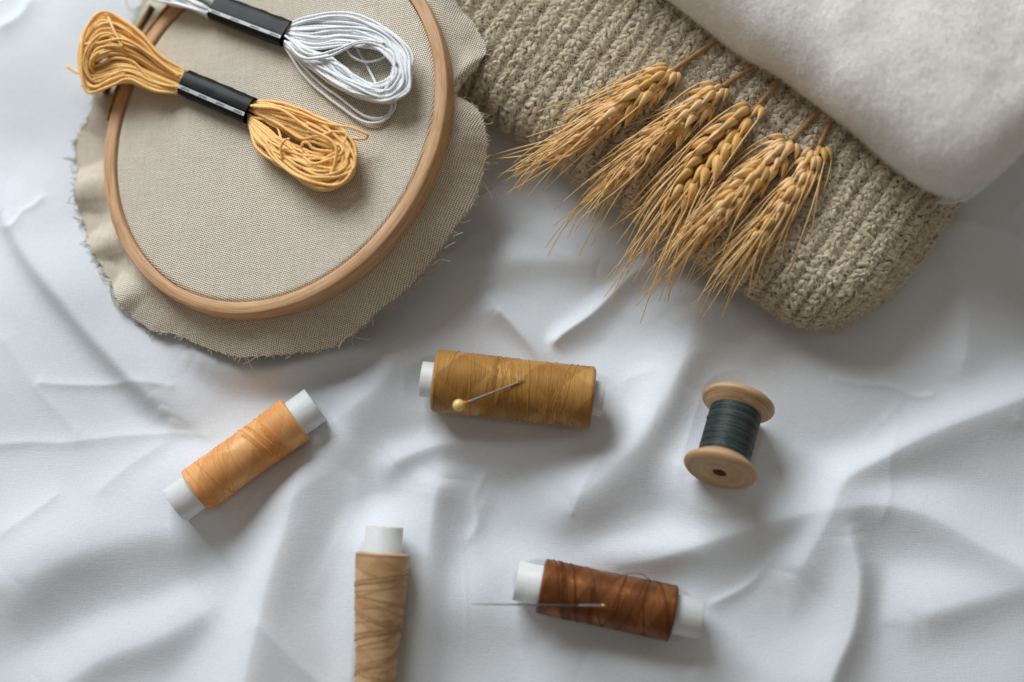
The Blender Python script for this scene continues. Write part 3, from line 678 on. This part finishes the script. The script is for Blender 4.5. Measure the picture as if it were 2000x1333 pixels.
# ------------------------------------------------------------------ thread spools
def thread_spool(label, a, b, prof_r, tube_r, ext0, ext1, mat, smat, nstr, seed, group='small plastic thread spools on the sheet', stray=None, shoulder=.16):
    L = np.linalg.norm(b-a); ax = (b-a)/L; r = np.random.default_rng(seed)
    rmax = max(x[1] for x in prof_r)
    root = thing('thread_spool', (a+b)/2-np.array([0, 0, rmax]), label, 'thread spool', group)
    mb = MB(); t0, t1 = -ext0, L+ext1
    lathe(mb, a, b, [(t0+.35, tube_r*.74), (t0+.01, tube_r*.76), (t0, tube_r*.80), (t0, tube_r*.97), (t0+.03, tube_r), (t1-.03, tube_r), (t1, tube_r*.97), (t1, tube_r*.80), (t1-.01, tube_r*.76), (t1-.35, tube_r*.74)], 48)
    mb.build('plastic_tube', M['plastic'], root)
    R_ = lambda t: np.interp(t, [x[0]*L for x in prof_r], [x[1] for x in prof_r])
    ts = np.linspace(shoulder, L-shoulder, 60)
    prof = [(0.0, tube_r*.98), (.02, R_(0)*.80)]+[(shoulder*(1-math.cos(q)), R_(0)*(.80+.20*math.sin(q)*1.0)) for q in np.linspace(.25, 1.5, 6)]
    prof += [(t, R_(t)+.008*float(vnoise(np.array([t*7.]), np.array([.3]), seed)[0])) for t in ts]
    prof += [(L-shoulder*(1-math.cos(q)), R_(L)*(.80+.20*math.sin(q))) for q in np.linspace(1.5, .25, 6)]+[(L-.02, R_(L)*.8), (L, tube_r*.98)]
    mb = MB(); lathe(mb, a, b, prof, 96); wnd = mb.build('thread_winding', mat, root)
    e1 = nrm(np.cross(np.cross(ax, [0, 0, 1]), ax)); e2 = np.cross(ax, e1)
    mb = MB()
    for k in range(nstr):
        c = r.uniform(.06, .94)*L; sl = r.choice([-1, 1])*r.uniform(.15, .75); p0 = r.uniform(-math.pi, 0); n = 50; q = np.linspace(p0, p0+r.uniform(2.2, 6), n)
        t = np.clip(c+sl*(q-q.mean())/2, .12, L-.12); rr = R_(t)+.006
        m_ = 1 if r.random() < .75 else 3
        for d in range(m_):
            tt_ = np.clip(t+d*r.uniform(.05, .09)*(1+.3*np.sin(q)), .12, L-.12)
            pts = a+tt_[:, None]*ax+rr[:, None]*(np.cos(q)[:, None]*e1+np.sin(q)[:, None]*e2)
            tube(mb, pts, r.uniform(.014, .022), 6, caps=False)
    if stray is not None: tube(mb, spline([P(x, y, z) for x, y, z in stray], 30), .018, 6)
    mb.build('crossing_strands', smat, wnd)
    return root
thread_spool('fat mustard gold thread spool with a pearl-headed pin resting on it', gold_a, gold_b, [(0, 1.30), (.25, 1.30), (.5, 1.27), (.8, 1.28), (1, 1.31)], .74, .52, .40, M['gold'], M['goldS'], 26, 1)
thread_spool('apricot orange thread spool lying diagonally, with white tube at both ends', org_a, org_b, [(0, 1.0), (.3, .98), (.6, .98), (1, 1.04)], .80, 1.0, 1.0, M['peach'], M['peachS'], 15, 2, shoulder=.06)
thread_spool('tan beige thread spool tapering downwards, running out of the bottom edge', tan_a, tan_b, [(0, 1.10), (.12, 1.08), (.35, .98), (.6, .84), (.8, .80), (1, .80)], .76, 1.05, .8, M['tan'], M['tanS'], 34, 3, shoulder=.08)
thread_spool('chestnut brown thread spool with a sewing needle leaning on it', brn_a, brn_b, [(0, 1.12), (.5, 1.10), (1, 1.14)], .80, 1.0, 1.1, M['brown'], M['brownS'], 13, 4, shoulder=.10,
             stray=[(1200, 1134, brn_a[2]+1.05), (1228, 1121, brn_a[2]+1.3), (1255, 1123, brn_a[2]+1.3), (1273, 1137, brn_a[2]+.9)])
# wooden spool
L = np.linalg.norm(grn_b-grn_a)
root = thing('wooden_spool', (grn_a+grn_b)/2-np.array([0, 0, 1.5]), 'turned pale wooden spool wound with dark green thread, its drilled end facing down', 'thread spool')
fl = lambda s: [(s*0.0, .30), (s*0.0, 1.30), (s*.04, 1.42), (s*.13, 1.51), (s*.23, 1.52), (s*.32, 1.46), (s*.40, 1.36), (s*.55, 1.18), (s*.66, 1.00), (s*.70, .8)]
for c, d in ((grn_a, grn_b), (grn_b, grn_a)):
    mb = MB(); lathe(mb, c, d, spline(fl(1), 40), 80); 
    lathe(mb, c, d, [(.0, .30), (.012, .28), (.5, .27), (1.2, .27)], 32, m=1)
    mb.build('wooden_flange', [M['spoolwood'], M['darkhole']], root)
mb = MB(); lathe(mb, grn_a, grn_b, [(t, 1.06+.006*math.sin(t*17)+.004*math.sin(t*41)) for t in np.linspace(.50, L-.50, 90)], 96); wnd = mb.build('thread_winding', M['green'], root)
ax = nrm(grn_b-grn_a); e1 = nrm(np.cross(np.cross(ax, [0, 0, 1]), ax)); e2 = np.cross(ax, e1); mb = MB(); r = np.random.default_rng(5)
for k in range(46):
    c = .56+(L-1.12)*(k+r.uniform(0, 1))/46; q = np.linspace(-math.pi, math.pi, 50)+r.uniform(0, 6); t = np.clip(c+r.normal(0, .05)*(q-q.mean())/3, .55, L-.55)
    tube(mb, grn_a+t[:, None]*ax+1.064*(np.cos(q)[:, None]*e1+np.sin(q)[:, None]*e2), .012, 6, caps=False)
tube(mb, grn_a+np.linspace(.62, L-.7, 40)[:, None]*ax+1.085*(np.cos(np.linspace(.2, -2.2, 40))[:, None]*e1+np.sin(np.linspace(.2, -2.2, 40))[:, None]*e2), .02, 6)
mb.build('thread_turns', M['greenS'], wnd)

# pin and needle
GZ = (gold_a[2]+gold_b[2])/2; hd = P(896, 792, GZ+1.43); tip = P(1027, 742, GZ+1.31)
pin = thing('dressmaking_pin', hd, 'steel pin with round yellow pearl head lying on the mustard spool', 'pin')
mb = MB(); d = nrm(tip-hd); tube(mb, [hd+d*.2, hd+d*.5, tip-d*.4, tip], [.036, .036, .034, .008], 10); mb.build('shaft', M['steel'], pin)
mb = MB(); lathe(mb, hd-d*.25, tip, [(.25-.25*math.cos(q), .25*math.sin(q)+.001) for q in np.linspace(0, math.pi, 18)], 32); mb.build('pearl_head', M['pearl'], pin)
mb = MB(); lathe(mb, hd, tip, [(.20, .12), (.28, .085), (.36, .05), (.37, .01)], 20); mb.build('collar', M['bead_orange'], pin)
BZ = (brn_a[2]+brn_b[2])/2; ne = P(1184, 1183, BZ+1.20); nt_ = P(920, 1180, BZ+.66)
needle = thing('sewing_needle', nt_, 'thin steel sewing needle leaning on the chestnut spool, point to the left', 'needle')
d = nrm(ne-nt_); Ln = np.linalg.norm(ne-nt_); mb = MB()
tube(mb, [nt_+d*x for x in (0, .5, 1.5, Ln-1.1)], [.006, .028, .038, .042], 10)
s_ = nrm(np.cross(d, [0, 0, 1]))
for sg in (-1, 1): tube(mb, spline([nt_+d*(Ln-1.12)+s_*sg*.008, nt_+d*(Ln-.85)+s_*sg*.022, nt_+d*(Ln-.4)+s_*sg*.024, nt_+d*(Ln-.14)+s_*sg*.012], 14), .021, 8)
mb.build('shaft', M['steel'], needle)
mb = MB(); tube(mb, [nt_+d*(Ln-.2), nt_+d*(Ln-.1), nt_+d*Ln], [.045, .048, .02], 10); mb.build('gilt_eye_end', M['eyegold'], needle)

# ------------------------------------------------------------------ wheat ears
_ft = np.linspace(0, 1, 11); _fp = np.arange(12)/12*2*math.pi
def floret(l, wd, th):
    rr = np.sin(math.pi*_ft**.66)**.9*(1-.20*_ft); rr[0] = .15; rr[-1] = .02
    rid = 1+.12*np.cos(3*_fp)+.06*np.cos(8*_fp)
    v = np.stack([np.repeat(_ft*l, 12), np.outer(rr, np.cos(_fp)*rid).ravel()*wd/2, np.outer(rr, np.sin(_fp)*rid).ravel()*th/2+np.repeat(.10*l*np.sin(math.pi*_ft), 12)], 1)
    uv = np.stack([np.repeat(_ft, 12)*1.5, np.tile(_fp/6.28, 11)], 1)
    return v, uv
FQ = grid_q(11, 12, cv=True)[:, ::-1]
def wheat_ear(label, stem_px, spine_px, awn_px, n, width, flen, mat, seed, asp=.34, na=2, awl=(2.8, 5.6), openness=1.0, rows=3):
    r = np.random.default_rng(seed)
    spn = spline([P(x, y, z) for x, y, z in spine_px], 80); st = spline([P(x, y, z) for x, y, z in stem_px]+[spn[1]], 24)
    root = thing('wheat_ear', spn[0], label, 'wheat ear', 'dried wheat ears tucked under the blanket')
    mb = MB(); tube(mb, st, np.linspace(.13, .105, 24)*(1+.12*np.sin(np.arange(24))), 10); 
    mb.build('stem', M['stem'], root)
    mb = MB(); tube(mb, spn, np.linspace(.10, .04, 80), 8); mb.build('rachis', M['stem'], root)
    T, _, _ = frames(spn); atip = P(*awn_px)
    for k in range(n):
        f = (k+.2)/n; i = int(f*74); p = spn[i]; t = T[i]; side = -1 if k % 2 else 1
        up = nrm(np.array([0, 0, 1.])-t*t[2]); s = np.cross(up, t)
        mid = rows == 3 and (k % 3 == 2)
        sc_ = (.75+.35*math.sin(math.pi*min(1, f*1.1+.1)))*r.uniform(.9, 1.1)
        oa = (r.uniform(.20, .38) if not mid else r.uniform(-.12, .12))*openness*side*(1-.35*f)
        el = r.uniform(.05, .22) if not mid else r.uniform(.18, .34)
        c = p+s*side*(.0 if mid else width*.22)*sc_+up*(.22 if mid else .06)
        spd = nrm(t*math.cos(oa)+s*math.sin(oa)+up*el)
        mb = MB(); tips = []
        nf = 3 if rows == 3 else 2
        for q in range(nf):
            da = (q-(nf-1)/2)*.30+r.normal(0, .05); ee = r.normal(0, .06)+(.06 if q == 1 else 0)
            sx = nrm(np.cross(up, spd)); d = nrm(spd*math.cos(da)+sx*math.sin(da)+up*ee); y = nrm(np.cross(up, d)); zz = np.cross(d, y)
            l = flen*sc_*r.uniform(.88, 1.08)*(1 if q == 1 else .88); v, uv = floret(l, l*asp, l*asp*.85)
            pos = c+sx*da*.35+up*(.05 if q == 1 else 0)+d*(.10 if q == 1 else 0)
            mb.add(pos+v[:, :1]*d+v[:, 1:2]*y+v[:, 2:]*zz, FQ, None, uv+r.uniform(0, 9, 2)); tips.append((pos+d*l*.96+zz*.0, d))
        sp = mb.build('spikelet', mat, root)
        for q in range(na):
            tp, d = tips[q % nf]; L_ = r.uniform(*awl)*(1-.25*f)*(1 if q < 2 else .8)
            tgt = nrm(atip-tp+np.array([r.normal(0, .8), r.normal(0, .8), 0])); nn = 12; pts = [tp-d*.08]; dd = nrm(d*.6+t*.7); cur = tp-d*.08
            bend = r.normal(0, .10)
            for j in range(nn):
                dd = nrm(dd+(tgt-dd)*.11+s*bend*.35+np.array([0, 0, -.012*j])); cur = cur+dd*L_/nn
                fl_ = max(sweater_z(cur)+.22, float(cloth(np.array([cur[0]]), np.array([cur[1]]))[0])+.08)
                if cur[2] < fl_: cur = cur.copy(); cur[2] = fl_
                pts.append(cur.copy())
            mb = MB(); tube(mb, spline(pts, 22), np.linspace(.034, .016, 22), 5, caps=False)
            mb.build('awn', M['awn'], sp)
    return root
zt = H_SW+.55
wheat_ear('plump golden wheat ear nearest the hoop, farthest left of the five', [(1450, 42, zt+.1), (1395, 82, zt)], [(1318, 135, zt), (1240, 192, zt), (1150, 262, zt-.2), (1075, 312, zt-1.0)], (955, 358, 1.6), 30, .70, 1.05, M['wheat2'], 1, asp=.36)
wheat_ear('pale wheat ear between the plump left ear and the smooth round-grained one', [(1545, 75, zt+.1), (1490, 118, zt)], [(1412, 168, zt), (1340, 230, zt), (1250, 308, zt-.1), (1185, 375, zt-.9)], (1095, 465, 1.6), 28, .66, .98, M['wheat2'], 2, asp=.36)
wheat_ear('deep golden wheat ear with large smooth round grains set apart, middle of the five', [(1565, 105, zt+.1), (1530, 150, zt)], [(1484, 203, zt), (1412, 270, zt), (1340, 355, zt-.1), (1288, 425, zt-.7)], (1230, 600, 1.3), 17, 1.0, 1.2, M['wheat'], 3, rows=2, asp=.36, na=3, awl=(3.6, 6.8), openness=1.1)
wheat_ear('large pale pinkish wheat ear on a thick bare stalk, second from the right', [(1650, 165, zt+.1), (1610, 205, zt)], [(1546, 274, zt), (1482, 338, zt), (1405, 415, zt-.15), (1350, 480, zt-.8)], (1300, 570, 1.4), 30, .68, 1.05, M['wheat2'], 4, asp=.36)
wheat_ear('slim loose wheat ear with long curling awns, farthest right of the five', [(1655, 205, zt+.1), (1625, 235, zt)], [(1600, 284, zt), (1575, 340, zt), (1520, 412, zt), (1455, 482, zt-.3)], (1400, 620, 1.5), 19, .70, .84, M['wheat2'], 5, asp=.42, na=3, awl=(3.2, 6.0), openness=1.0)
